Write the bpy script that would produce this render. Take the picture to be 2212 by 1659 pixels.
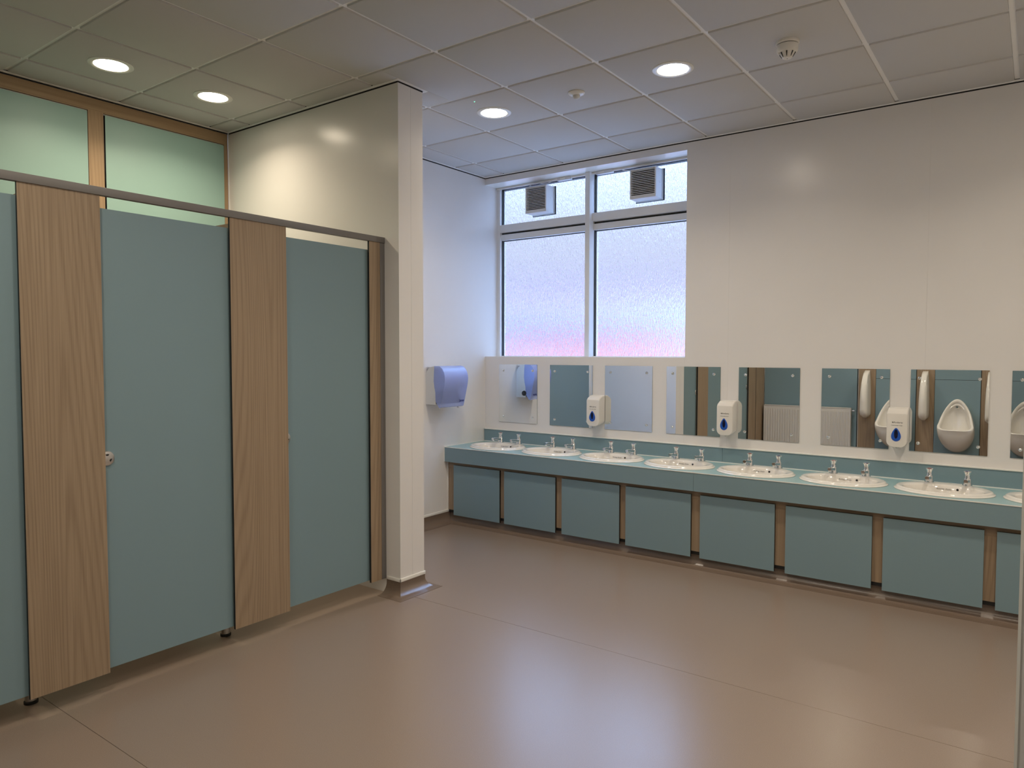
import bpy, bmesh, math, random
from mathutils import Vector, Matrix
random.seed(7)
PI = math.pi
scene = bpy.context.scene
for o in list(bpy.data.objects):
    bpy.data.objects.remove(o)
COL = scene.collection

# ---------------------------------------------------------------- camera
cam_d = bpy.data.cameras.new('camera'); cam = bpy.data.objects.new('camera', cam_d); COL.objects.link(cam)
yaw, pitch, roll, fpx = 2.2022666, -0.0426084, 0.0013823, 1551.088
F = Vector((math.cos(yaw)*math.cos(pitch), math.sin(yaw)*math.cos(pitch), math.sin(pitch)))
R0 = Vector((math.sin(yaw), -math.cos(yaw), 0)); U0 = R0.cross(F)
RR = R0*math.cos(roll) + U0*math.sin(roll); UU = U0*math.cos(roll) - R0*math.sin(roll)
cam.matrix_world = Matrix(((RR.x, UU.x, -F.x, 2.53282), (RR.y, UU.y, -F.y, -4.58604), (RR.z, UU.z, -F.z, 1.41217), (0, 0, 0, 1)))
cam_d.sensor_width = 36; cam_d.lens = fpx/2212*36; cam_d.clip_start = 0.02
scene.camera = cam

# ---------------------------------------------------------------- world, exposure
LAMP = 40.0
LAMP_W = 6.5
BEAM = math.radians(140)
LAMP_COL = (1.0, 0.875, 0.71)
SKY = 1.55
world = bpy.data.worlds.new('sky'); scene.world = world; world.use_nodes = True
wn = world.node_tree; wn.nodes.clear()
wo = wn.nodes.new('ShaderNodeOutputWorld'); bg = wn.nodes.new('ShaderNodeBackground')
tc = wn.nodes.new('ShaderNodeTexCoord'); sx = wn.nodes.new('ShaderNodeSeparateXYZ'); rp = wn.nodes.new('ShaderNodeValToRGB')
wn.links.new(tc.outputs['Generated'], sx.inputs[0]); wn.links.new(sx.outputs['Z'], rp.inputs[0])
wn.links.new(rp.outputs[0], bg.inputs['Color']); wn.links.new(bg.outputs[0], wo.inputs[0])
cr = rp.color_ramp
cr.elements[0].position = 0.0; cr.elements[0].color = (0.36, 0.36, 0.43, 1)
cr.elements[1].position = 1.0; cr.elements[1].color = (2.4, 4.0, 7.0, 1)
for p_, c_ in ((0.17, (0.34, 0.39, 0.53)), (0.36, (0.85, 1.2, 2.0)), (0.7, (2.2, 3.6, 6.2))):
    e = cr.elements.new(p_); e.color = (*c_, 1)
bg.inputs['Strength'].default_value = SKY
scene.view_settings.view_transform = 'Standard'; scene.view_settings.look = 'None'
scene.view_settings.gamma = 1; scene.view_settings.use_curve_mapping = False
scene.view_settings.exposure = 0.32
scene.cycles.use_denoising = True
scene.cycles.max_bounces = 14; scene.cycles.diffuse_bounces = 6; scene.cycles.glossy_bounces = 6
scene.cycles.transmission_bounces = 10; scene.cycles.transparent_max_bounces = 12
scene.cycles.sample_clamp_indirect = 8

# ---------------------------------------------------------------- materials
def newmat(name):
    m = bpy.data.materials.new(name); m.use_nodes = True
    nt = m.node_tree; b = nt.nodes['Principled BSDF']
    return m, nt, b
def plain(name, col, rough=0.5, metal=0.0, spec=0.5, noise=0.0, bump=0.0, nscale=60):
    m, nt, b = newmat(name)
    b.inputs['Base Color'].default_value = (*col, 1); b.inputs['Roughness'].default_value = rough
    b.inputs['Metallic'].default_value = metal; b.inputs['Specular IOR Level'].default_value = spec
    if noise or bump:
        t = nt.nodes.new('ShaderNodeTexCoord'); n = nt.nodes.new('ShaderNodeTexNoise')
        n.inputs['Scale'].default_value = nscale; n.inputs['Detail'].default_value = 3
        nt.links.new(t.outputs['Object'], n.inputs['Vector'])
        if noise:
            r = nt.nodes.new('ShaderNodeValToRGB')
            r.color_ramp.elements[0].position = 0.3; r.color_ramp.elements[1].position = 0.7
            r.color_ramp.elements[0].color = (*[c*(1-noise) for c in col], 1)
            r.color_ramp.elements[1].color = (*[min(1, c*(1+noise)) for c in col], 1)
            nt.links.new(n.outputs['Fac'], r.inputs[0]); nt.links.new(r.outputs[0], b.inputs['Base Color'])
        if bump:
            bp = nt.nodes.new('ShaderNodeBump'); bp.inputs['Strength'].default_value = bump; bp.inputs['Distance'].default_value = 0.001
            nt.links.new(n.outputs['Fac'], bp.inputs['Height']); nt.links.new(bp.outputs[0], b.inputs['Normal'])
    return m

def wood(name, axis, light=(0.375, 0.278, 0.185), dark=(0.232, 0.162, 0.102)):
    m, nt, b = newmat(name)
    t = nt.nodes.new('ShaderNodeTexCoord'); oi = nt.nodes.new('ShaderNodeObjectInfo')
    def noise(sc, vec, det=3):
        n = nt.nodes.new('ShaderNodeTexNoise'); n.inputs['Scale'].default_value = sc; n.inputs['Detail'].default_value = det
        nt.links.new(vec, n.inputs['Vector']); return n.outputs['Fac']
    def mapped(s):
        mp = nt.nodes.new('ShaderNodeMapping'); v = [1.0, 1.0, 1.0]; v['XYZ'.index(axis)] = s
        mp.inputs['Scale'].default_value = v
        ad = nt.nodes.new('ShaderNodeVectorMath'); ad.operation = 'MULTIPLY_ADD'; ad.inputs[1].default_value = (7.3, 5.1, 23.0)
        nt.links.new(oi.outputs['Random'], ad.inputs[0]); nt.links.new(t.outputs['Object'], ad.inputs[2])   # every board its own stretch of grain
        nt.links.new(ad.outputs[0], mp.inputs[0]); return mp.outputs[0]
    def math_(op, a, bb=None):
        n = nt.nodes.new('ShaderNodeMath'); n.operation = op
        for i, v in enumerate((a, bb)):
            if v is None: continue
            if isinstance(v, (int, float)): n.inputs[i].default_value = v
            else: nt.links.new(v, n.inputs[i])
        return n.outputs[0]
    broad = noise(4.2, mapped(0.055), 0)
    rings = math_('SINE', math_('MULTIPLY', broad, 190.0))          # cathedral figure
    rings = math_('MULTIPLY_ADD', rings, 0.5); rings.node.inputs[2].default_value = 0.5
    rings = math_('POWER', rings, 2.2)
    fine = noise(260.0, mapped(0.012), 3)
    patch = noise(26.0, mapped(0.05), 2)
    f = math_('ADD', math_('MULTIPLY', rings, 0.24), math_('MULTIPLY', fine, 0.85))
    f = math_('ADD', f, math_('MULTIPLY', patch, 0.35))
    f = math_('MULTIPLY', f, 0.78)
    r = nt.nodes.new('ShaderNodeValToRGB'); r.color_ramp.elements[0].position = 0.32; r.color_ramp.elements[1].position = 0.86
    r.color_ramp.elements[0].color = (*light, 1); r.color_ramp.elements[1].color = (*dark, 1)
    nt.links.new(f, r.inputs[0]); nt.links.new(r.outputs[0], b.inputs['Base Color'])
    b.inputs['Roughness'].default_value = 0.5
    bp = nt.nodes.new('ShaderNodeBump'); bp.inputs['Strength'].default_value = 0.12; bp.inputs['Distance'].default_value = 0.0006; bp.invert = True
    nt.links.new(fine, bp.inputs['Height']); nt.links.new(bp.outputs[0], b.inputs['Normal'])
    return m

def vinyl(name, col, rough):
    m, nt, b = newmat(name)
    t = nt.nodes.new('ShaderNodeTexCoord')
    n = nt.nodes.new('ShaderNodeTexNoise'); n.inputs['Scale'].default_value = 420; n.inputs['Detail'].default_value = 2
    v = nt.nodes.new('ShaderNodeTexVoronoi'); v.inputs['Scale'].default_value = 130
    for q in (n, v): nt.links.new(t.outputs['Object'], q.inputs['Vector'])
    r = nt.nodes.new('ShaderNodeValToRGB'); r.color_ramp.elements[0].position = 0.35; r.color_ramp.elements[1].position = 0.68
    r.color_ramp.elements[0].color = (*[c*0.86 for c in col], 1); r.color_ramp.elements[1].color = (*[c*1.14 for c in col], 1)
    nt.links.new(n.outputs['Fac'], r.inputs[0])
    r2 = nt.nodes.new('ShaderNodeValToRGB'); r2.color_ramp.elements[0].position = 0.035; r2.color_ramp.elements[0].color = (1, 1, 1, 1)
    r2.color_ramp.elements[1].position = 0.085; r2.color_ramp.elements[1].color = (0, 0, 0, 1)
    nt.links.new(v.outputs['Distance'], r2.inputs[0])
    mx = nt.nodes.new('ShaderNodeMix'); mx.data_type = 'RGBA'
    nt.links.new(r2.outputs[0], mx.inputs['Factor']); nt.links.new(r.outputs[0], mx.inputs['A']); mx.inputs['B'].default_value = (*[min(1, c*1.5) for c in col], 1)
    nt.links.new(mx.outputs['Result'], b.inputs['Base Color'])
    b.inputs['Roughness'].default_value = rough; b.inputs['Specular IOR Level'].default_value = 0.75
    bp = nt.nodes.new('ShaderNodeBump'); bp.inputs['Strength'].default_value = 0.08; bp.inputs['Distance'].default_value = 0.0005
    nt.links.new(n.outputs['Fac'], bp.inputs['Height']); nt.links.new(bp.outputs[0], b.inputs['Normal'])
    return m

def emit(name, col, s):
    m = bpy.data.materials.new(name); m.use_nodes = True; nt = m.node_tree; nt.nodes.clear()
    o = nt.nodes.new('ShaderNodeOutputMaterial'); e = nt.nodes.new('ShaderNodeEmission')
    e.inputs[0].default_value = (*col, 1); e.inputs[1].default_value = s; nt.links.new(e.outputs[0], o.inputs[0]); return m

def rain_glass(name):
    m, nt, b = newmat(name)
    b.inputs['Base Color'].default_value = (0.97, 0.97, 1, 1); b.inputs['Transmission Weight'].default_value = 1
    b.inputs['IOR'].default_value = 1.40; b.inputs['Roughness'].default_value = 0.10
    t = nt.nodes.new('ShaderNodeTexCoord'); mp = nt.nodes.new('ShaderNodeMapping'); mp.inputs['Scale'].default_value = (1, 1, 0.16)
    n = nt.nodes.new('ShaderNodeTexNoise'); n.inputs['Scale'].default_value = 165; n.inputs['Detail'].default_value = 2.5
    n.inputs['Distortion'].default_value = 0.6
    nt.links.new(t.outputs['Object'], mp.inputs[0]); nt.links.new(mp.outputs[0], n.inputs['Vector'])
    bp = nt.nodes.new('ShaderNodeBump'); bp.inputs['Strength'].default_value = 1.0; bp.inputs['Distance'].default_value = 0.0042
    nt.links.new(n.outputs['Fac'], bp.inputs['Height']); nt.links.new(bp.outputs[0], b.inputs['Normal'])
    return m

def cover_plastic(name):
    m = bpy.data.materials.new(name); m.use_nodes = True; nt = m.node_tree; b = nt.nodes['Principled BSDF']
    b.inputs['Base Color'].default_value = (0.46, 0.54, 0.92, 1); b.inputs['Roughness'].default_value = 0.22
    tr = nt.nodes.new('ShaderNodeBsdfTransparent'); tr.inputs[0].default_value = (0.65, 0.72, 0.98, 1)
    mx = nt.nodes.new('ShaderNodeMixShader'); mx.inputs[0].default_value = 0.42
    o = nt.nodes['Material Output']
    nt.links.new(b.outputs[0], mx.inputs[1]); nt.links.new(tr.outputs[0], mx.inputs[2]); nt.links.new(mx.outputs[0], o.inputs[0])
    return m

M = dict(
    wall=plain('white_wall_cladding', (0.79, 0.772, 0.755), 0.25, noise=0.01, nscale=3),
    trim=plain('white_pvc_trim', (0.85, 0.84, 0.80), 0.3),
    tile=plain('ceiling_tile_face', (0.60, 0.59, 0.58), 0.9, spec=0.2, bump=0.3, nscale=260),
    bar=plain('ceiling_bar_metal', (0.93, 0.925, 0.92), 0.5),
    plenum=plain('painted_void_shade', (0.05, 0.05, 0.05), 0.9),  # slab coloured dark, standing in for shade above the ceiling gaps
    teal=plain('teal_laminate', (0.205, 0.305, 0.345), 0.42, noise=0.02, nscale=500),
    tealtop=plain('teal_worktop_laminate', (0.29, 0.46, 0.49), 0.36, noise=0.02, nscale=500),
    tealback=plain('brightened_teal_laminate', (0.33, 0.52, 0.48), 0.45, noise=0.02, nscale=500),  # duct panel teal, brightened to carry lamplight in its colour
    core=plain('black_laminate_core', (0.012, 0.012, 0.013), 0.5),
    wood_z=wood('oak_laminate_upright', 'Z'), wood_x=wood('oak_laminate_along_basins', 'X'),
    wood_y=wood('oak_laminate_along_cubicles', 'Y', (0.43, 0.30, 0.175), (0.31, 0.20, 0.11)),
    wood_zl=wood('oak_laminate_duct_stile', 'Z', (0.43, 0.30, 0.175), (0.31, 0.20, 0.11)),
    floor=vinyl('brown_safety_vinyl', (0.268, 0.207, 0.165), 0.28),
    cove=vinyl('shaded_vinyl_cove', (0.18, 0.132, 0.10), 0.30),  # floor vinyl darkened for the shade on the upright cove
    seam=plain('vinyl_weld', (0.10, 0.07, 0.055), 0.6),
    alu=plain('brushed_aluminium', (0.20, 0.19, 0.185), 0.5, metal=0.15),
    steel=plain('satin_steel', (0.62, 0.60, 0.58), 0.28, metal=1.0),
    chrome=plain('chrome', (0.88, 0.88, 0.88), 0.06, metal=1.0),
    rubber=plain('black_rubber', (0.015, 0.015, 0.015), 0.6),
    porcelain=plain('white_porcelain', (0.80, 0.77, 0.72), 0.10, spec=0.6),
    plastic=plain('white_plastic', (0.78, 0.75, 0.70), 0.28),
    greyplastic=plain('pale_grey_plastic', (0.66, 0.66, 0.64), 0.35),
    fanplastic=plain('fan_white_plastic', (0.72, 0.73, 0.74), 0.4),
    dark=plain('dark_opening', (0.01, 0.01, 0.012), 0.5),
    fan_in=plain('fan_inside', (0.05, 0.05, 0.055), 0.6),
    blue=plain('blue_gloss_plastic', (0.02, 0.10, 0.48), 0.15),
    navy=plain('navy_window', (0.003, 0.004, 0.03), 0.08),
    ink=plain('printed_ink', (0.05, 0.05, 0.055), 0.5),
    navyink=plain('navy_ink', (0.02, 0.03, 0.16), 0.5),
    red=plain('red_indicator', (0.30, 0.07, 0.07), 0.3), bluedot=plain('blue_indicator', (0.06, 0.07, 0.22), 0.3),
    mirror=plain('mirror_silver', (0.90, 0.92, 0.91), 0.0, metal=1.0),
    mirroredge=plain('mirror_glass_edge', (0.18, 0.23, 0.22), 0.2),
    upvc=plain('white_window_frame', (0.80, 0.81, 0.82), 0.3),
    gasket=plain('black_gasket', (0.01, 0.015, 0.015), 0.5),
    glass=rain_glass('rain_textured_glass'),
    cover=cover_plastic('translucent_blue_cover'),
    paper=plain('white_paper', (0.80, 0.80, 0.80), 0.8),
    lamp=emit('lamp_diffuser', LAMP_COL, LAMP), lamp_warm=emit('lamp_diffuser_warm', (1.0, 0.85, 0.64), LAMP*0.62),
    led=emit('green_led', (0.1, 1.0, 0.5), 3.0),
    radiator=plain('white_radiator_enamel', (0.70, 0.68, 0.65), 0.35),
    brick=plain('red_brick', (0.66, 0.22, 0.17), 0.9, noise=0.1, nscale=8),
    pink=plain('pink_render', (0.50, 0.33, 0.37), 0.9), pale=plain('pale_render', (0.55, 0.52, 0.52), 0.9),
    slate=plain('grey_slate', (0.26, 0.28, 0.36), 0.8), ground=plain('pale_paving', (0.40, 0.38, 0.38), 0.9),
)

# ---------------------------------------------------------------- helpers
class MB:
    def __init__(s): s.bm = bmesh.new(); s.mi = 0
    def _f(s, vs):
        try:
            f = s.bm.faces.new(vs); f.material_index = s.mi; f.smooth = True; return f
        except ValueError: return None
    def box(s, x0, x1, y0, y1, z0, z1, bev=0.0, core=None):
        """core = axis whose two faces keep material 0 while the edges take material 1"""
        x0, x1 = sorted((x0, x1)); y0, y1 = sorted((y0, y1)); z0, z1 = sorted((z0, z1))
        v = [s.bm.verts.new(p) for p in ((x0, y0, z0), (x1, y0, z0), (x1, y1, z0), (x0, y1, z0), (x0, y0, z1), (x1, y0, z1), (x1, y1, z1), (x0, y1, z1))]
        fs = [s._f([v[i] for i in q]) for q in ((0, 3, 2, 1), (4, 5, 6, 7), (0, 1, 5, 4), (1, 2, 6, 5), (2, 3, 7, 6), (3, 0, 4, 7))]
        if core is not None:
            keep = {'z': (0, 1), 'y': (2, 4), 'x': (3, 5)}[core]
            for i, f in enumerate(fs):
                if i not in keep: f.material_index = 1
        if bev:
            es = list({e for f in fs for e in f.edges})
            bmesh.ops.bevel(s.bm, geom=es, offset=bev, segments=2, affect='EDGES', profile=0.5)
        return s
    def rings(s, rings, close_start=True, close_end=True, cyc=True):
        vr = [[s.bm.verts.new(p) for p in r] for r in rings]
        n = len(vr[0])
        for a, b in zip(vr, vr[1:]):
            for i in range(n if cyc else n-1):
                j = (i+1) % n
                s._f([a[i], a[j], b[j], b[i]])
        if close_start: s._f(list(reversed(vr[0])))
        if close_end: s._f(vr[-1])
        return s
    def lathe(s, prof, c=(0, 0, 0), axis='z', seg=32, close=(True, True)):
        rs = []
        for r, h in prof:
            ring = []
            for i in range(seg):
                a = 2*PI*i/seg; u, w = r*math.cos(a), r*math.sin(a)
                p = {'z': (u, w, h), 'y': (w, h, u), 'x': (h, u, w)}[axis]
                ring.append((p[0]+c[0], p[1]+c[1], p[2]+c[2]))
            rs.append(ring)
        return s.rings(rs, *close)
    def tube(s, pts, r, seg=8):
        pts = [Vector(p) for p in pts]; rs = []
        up = Vector((0.13, 0.21, 0.97)).normalized()
        for i, p in enumerate(pts):
            d = (pts[min(i+1, len(pts)-1)] - pts[max(i-1, 0)]).normalized()
            a = d.cross(up).normalized(); b = d.cross(a)
            rs.append([tuple(p + (a*math.cos(2*PI*k/seg) + b*math.sin(2*PI*k/seg))*r) for k in range(seg)])
        return s.rings(rs)
    def prism(s, outline, axis, a, b):
        def P(u, w, h): return {'x': (h, u, w), 'y': (u, h, w), 'z': (u, w, h)}[axis]
        return s.rings([[P(u, w, a) for u, w in outline], [P(u, w, b) for u, w in outline]])
    def build(s, name, mats, parent=None, angle=32):
        if not isinstance(mats, (list, tuple)): mats = [mats]
        bmesh.ops.recalc_face_normals(s.bm, faces=s.bm.faces[:])
        me = bpy.data.meshes.new(name); s.bm.to_mesh(me); s.bm.free()
        for m in mats: me.materials.append(M[m] if isinstance(m, str) else m)
        try: me.set_sharp_from_angle(angle=math.radians(angle))
        except Exception: pass
        o = bpy.data.objects.new(name, me); COL.objects.link(o)
        if parent: o.parent = parent
        return o
def tag(o, label=None, cat=None, group=None, kind=None):
    if label: o['label'] = label
    if cat: o['category'] = cat
    if group: o['group'] = group
    if kind: o['kind'] = kind
    return o
def thing(name, label, cat, loc=(0, 0, 0), group=None):
    o = bpy.data.objects.new(name, None); COL.objects.link(o); o.location = loc; o.empty_display_size = 0.1
    return tag(o, label, cat, group)
def copy_tree(o, parent=None):
    c = o.copy(); COL.objects.link(c); c.parent = parent
    for ch in list(o.children): copy_tree(ch, c)
    return c
def struct(name, mb, mats, parent=None, label=None):
    o = mb.build(name, mats, parent)
    if parent is None: o['kind'] = 'structure'
    if label: o['label'] = label
    return o
def B(*a, **k): return MB().box(*a, **k)
def text_mesh(name, body, size, mat, parent, loc, rot, shear=0.0, align='CENTER', bold=0.0):
    cu = bpy.data.curves.new(name, 'FONT'); cu.body = body; cu.size = size; cu.shear = shear; cu.align_x = align; cu.align_y = 'CENTER'
    cu.extrude = 0.0003; cu.offset = bold; cu.resolution_u = 2
    t = bpy.data.objects.new(name, cu); COL.objects.link(t)
    dg = bpy.context.evaluated_depsgraph_get(); me = bpy.data.meshes.new_from_object(t.evaluated_get(dg))
    bpy.data.objects.remove(t); bpy.data.curves.remove(cu)
    me.name = name; me.materials.clear(); me.materials.append(M[mat])
    o = bpy.data.objects.new(name, me); COL.objects.link(o); o.parent = parent; o.location = loc; o.rotation_euler = rot
    return o

# ---------------------------------------------------------------- main dimensions
H = 2.95                     # ceiling tile face
XA = -1.428                  # alcove side wall
YW = 0.425                   # basin wall face
XP = -0.424                  # end of partition wall
YP0, YP1 = -1.639, -1.439    # partition wall faces
XB = -2.09                   # rear wall of the cubicles
XR = 3.42                    # right wall
YN = -4.75                   # urinal wall
XC = -0.541                  # cubicle fronts
WX0, WX1, WZ0, WZ1 = XA, 0.441, 1.384, 2.89   # window opening

# ---------------------------------------------------------------- floor
fl = struct('floor', B(XB-0.1, XR+0.1, YN-0.1, YW+0.3, -0.12, -0.003), 'seam')
ys = [YN, -3.391, -1.604, YW-0.0]
for a, b in zip(ys, ys[1:]):
    B(XB, XR, a+0.0009, b-0.0009, -0.003, 0.0).build('vinyl_sheet', 'floor', fl)

# ---------------------------------------------------------------- walls
w = MB()
w.box(XA-0.12, XR+0.1, YW+0.0012, YW+0.30, -0.12, WZ0-0.0012)
w.box(WX1+0.0012, XR+0.1, YW+0.0012, YW+0.30, WZ0-0.0012, H+0.15)
w.box(XA-0.12, WX1+0.0012, YW+0.0012, YW+0.30, WZ1+0.0012, H+0.15)
wf = struct('wall_far', w, 'wall')
g = 0.0004
for x0, x1, z0, z1 in ((XA, WX1, 0, WZ0), (XA, WX1, WZ1, H), (WX1, 0.762, 0, H), (0.762, 1.982, 0, H), (1.982, 3.202, 0, H), (3.202, XR, 0, H)):
    B(x0+g, x1-g, YW, YW+0.0012, z0, z1).build('wall_panel', 'wall', wf)
B(XA, WX1, YW+0.0012, YW+0.19, WZ0-0.0012, WZ0).build('sill_lining', 'trim', wf)
B(XA, WX1, YW+0.0012, YW+0.19, WZ1, WZ1+0.0012).build('head_lining', 'trim', wf)
B(WX1, WX1+0.0012, YW+0.0012, YW+0.19, WZ0, WZ1).build('reveal_lining', 'wall', wf)

wa = struct('wall_alcove', B(XA-0.12, XA-0.004, YP1, YW+0.20, -0.12, H+0.15), 'wall')
B(XA-0.004, XA, -0.50, YW+0.198, 0, H).build('wall_panel', 'wall', wa)
B(XA-0.004, XA, YP1, -0.50, 2.06, H).build('wall_panel', 'wall', wa)
w = MB(); w.box(XB-0.02, XP-0.004, YP0+0.004, YP1-0.004, -0.003, H+0.15)
wp = struct('wall_partition', w, 'wall')
B(XB, XP-0.004, YP0, YP0+0.004, 0, H).build('wall_panel', 'wall', wp)
B(XA, XP-0.004, YP1-0.004, YP1, 0, H).build('wall_panel', 'wall', wp)
B(XP-0.004, XP, YP0, -1.5395, 0, H).build('wall_panel', 'wall', wp)
B(XP-0.004, XP, -1.5385, YP1, 0, H).build('wall_panel', 'wall', wp)
wl = struct('wall_left', B(XB-0.12, XB-0.012, YN-0.1, YP0, -0.12, H+0.15), 'wall')
wr = struct('wall_right', B(XR, XR+0.1, YN-0.1, YW+0.2, -0.12, H+0.15), 'wall')
wn_ = struct('wall_near', B(XB-0.1, XR+0.1, YN-0.12, YN-0.013, -0.12, H+0.15), 'wall')
wq = struct('wall_nib', B(2.524, XR, -3.30, -3.16, 0, H+0.15), 'wall')
B(2.520, 2.524, -3.304, -3.156, 0, H).build('corner_trim', 'trim', wq)

# white beads along the top of the cove and in the corners
struct('trim_1', B(-0.53, XP+0.006, YP0-0.006, YP0, 0.081, 0.101, bev=0.0015), 'trim')
struct('trim_2', B(XP, XP+0.006, YP0-0.006, YP1+0.006, 0.081, 0.101, bev=0.0015), 'trim')
struct('trim_3', B(XA, XP, YP1, YP1+0.006, 0.081, 0.101, bev=0.0015), 'trim')
struct('trim_4', B(XA, XA+0.006, -0.50, -0.076, 0.086, 0.106, bev=0.0015), 'trim')
struct('trim_5', B(XB, XB+0.008, YP0-0.008, YP0, 0.10, H, bev=0.002), 'trim')
struct('trim_6', B(XA, XA+0.006, -0.084, -0.076, 0.106, 0.512, bev=0.001), 'trim')

# coved vinyl skirting
def cove(name, path, side=1, hgt=0.083, rad=0.066, gap=0.0, m='cove'):
    """path: floor-plan points along the wall face; the room lies on side*left"""
    prof = [(0.0005, hgt), (0.003, hgt), (0.003, rad)]
    for i in range(1, 9):
        a = PI/2*i/8
        prof.append((0.003 + (rad-0.003)*(1-math.cos(a)), 0.0022 + (rad-0.0022)*(1-math.sin(a))))
    prof += [(rad+0.012, 0.0012), (rad+0.012, 0.0002), (0.0005, 0.0002)]
    pts = [Vector(p) for p in path]; n = len(pts); offs = []
    for i in range(n):
        ns = []
        for a, b in ((i-1, i), (i, i+1)):
            if a < 0 or b >= n: continue
            d = (pts[b]-pts[a]).normalized(); ns.append(Vector((-d.y, d.x))*side)
        if len(ns) == 1: offs.append(ns[0])
        else:
            m2 = (ns[0]+ns[1]).normalized(); offs.append(m2/max(0.2, m2.dot(ns[0])))
    rs = [[(pts[i].x+offs[i].x*d, pts[i].y+offs[i].y*d, z) for d, z in prof] for i in range(n)]
    mb = MB(); mb.rings(rs); return struct(name, mb, m)
cove('baseboard_partition', [(-0.535, YP0), (XP, YP0), (XP, YP1), (XA, YP1)], side=-1)
cove('baseboard_alcove', [(XA, YP1+0.03), (XA, -0.050)], side=-1, hgt=0.088)
cove('baseboard_far', [(XA, -0.052), (XR, -0.052)], side=-1, hgt=0.083)
cove('baseboard_near', [(XC, YN), (XR, YN)], side=1)

# teal door in the alcove side wall (seen in the second mirror)
d1 = struct('door_1', B(XA-0.012, XA+0.004, YP1+0.03, -0.535, 0.012, 2.03), 'teal')
for a, b, z0, z1 in ((YP1+0.001, YP1+0.029, 0.09, 2.06), (-0.532, -0.502, 0.09, 2.06), (YP1+0.029, -0.532, 2.032, 2.06)):
    B(XA-0.004, XA+0.012, a, b, z0, z1, bev=0.002).build('door_frame', 'trim', d1)

# ---------------------------------------------------------------- ceiling
ce = struct('ceiling', B(XB-0.02, XR, YN, YW, H+0.075, H+0.13), 'plenum')
TZ = H
def ceil_tile(x0, x1, y0, y1):
    if x1-x0 < 0.05 or y1-y0 < 0.05: return
    B(x0, x1, y0, y1, TZ, TZ+0.016, bev=0.0015).build('ceiling_tile', 'tile', ce)
def cuts(lo, hi):
    ks = [lo] + [0.6*k for k in range(-12, 12) if lo+0.03 < 0.6*k < hi-0.03] + [hi]
    return list(zip(ks, ks[1:]))
HB = 0.0125
def region(X0, X1, Y0, Y1, walls):
    """walls: set of sides ('x0','x1','y0','y1') that meet a wall rather than a neighbouring region"""
    for a, b in cuts(X0, X1):
        for c, d in cuts(Y0, Y1):
            def edge(v, lo, name, sgn):
                if abs(v/0.6-round(v/0.6)) < 1e-6: return v+sgn*HB
                return v+sgn*(0.024 if name in walls else 0.0)
            ceil_tile(edge(a, X0, 'x0', 1), edge(b, X1, 'x1', -1), edge(c, Y0, 'y0', 1), edge(d, Y1, 'y1', -1))
region(XB, -0.6, YN, YP0, {'x0', 'y0', 'y1'})
region(-0.6, XR, YN, -1.8, {'x1', 'y0'})
region(0.0, XR, -1.8, -1.2, {'x1'})
# around the end of the partition wall
ceil_tile(-0.6+HB, XP+0.024, -1.8+HB, YP0-0.024)
ceil_tile(XP+0.024, -HB, -1.8+HB, -1.2-HB)
ceil_tile(-0.6+HB, XP+0.024, YP1+0.024, -1.2-HB)
region(XA, -0.6, YP1, -1.2, {'x0', 'y0'})
region(XA, XR, -1.2, YW, {'x0', 'x1', 'y1'})
for k in range(-3, 6):
    x = 0.6*k
    if k <= -2: segs = [(YN, YP0)] + ([(YP1, YW)] if x > XA else [])
    elif k == -1: segs = [(YN, YP0), (YP1, YW)]
    else: segs = [(YN, YW)]
    for a, b in segs: B(x-0.012, x+0.012, a+0.004, b-0.004, TZ+0.009, TZ+0.03).build('grid_bar', 'bar', ce)
for j in range(0, 8):
    y = -0.6*j
    x0 = XA if y > YP1 else XB
    for k in range(-4, 6):
        a, b = max(x0, 0.6*k+0.0125), min(XR, 0.6*(k+1)-0.0125)
        if b-a > 0.04: B(a, b, y-0.012, y+0.012, TZ+0.0095, TZ+0.03).build('grid_bar', 'bar', ce)
# angle trim around the walls, a few millimetres off them
def angle_trim(x0, x1, y0, y1): B(x0, x1, y0, y1, TZ-0.002, TZ+0.003).build('angle_trim', 'bar', ce)
e_, t_ = 0.005, 0.024
angle_trim(XA+e_, XR-e_, YW-t_, YW-e_)
angle_trim(XA+e_, XA+t_, YP1+t_, YW-t_)
angle_trim(XA+e_, XP+e_, YP1+e_, YP1+t_)
angle_trim(XP+e_, XP+t_, YP0-t_, YP1+t_)
angle_trim(XB+e_, XP+e_, YP0-t_, YP0-e_)
angle_trim(XB+e_, XB+t_, YN+t_, YP0-t_)
angle_trim(XR-t_, XR-e_, YN+t_, YW-t_)
angle_trim(XB+e_, XR-e_, YN+e_, YN+t_)

def gap(x0, x1, y0, y1): B(x0, x1, y0, y1, TZ-0.009, TZ+0.02).build('painted_gap_shade', 'dark', ce)  # thin dark strips on the wall tops, imitating a shaded gap
gap(XA, XR, YW-0.0015, YW-0.0003); gap(XA+0.0003, XA+0.0015, YP1, YW); gap(XA, XP, YP1+0.0003, YP1+0.0015)
gap(XP+0.0003, XP+0.0015, YP0, YP1); gap(XB, XP, YP0-0.0015, YP0-0.0003); gap(XB+0.0003, XB+0.0015, YN, YP0)
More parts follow.
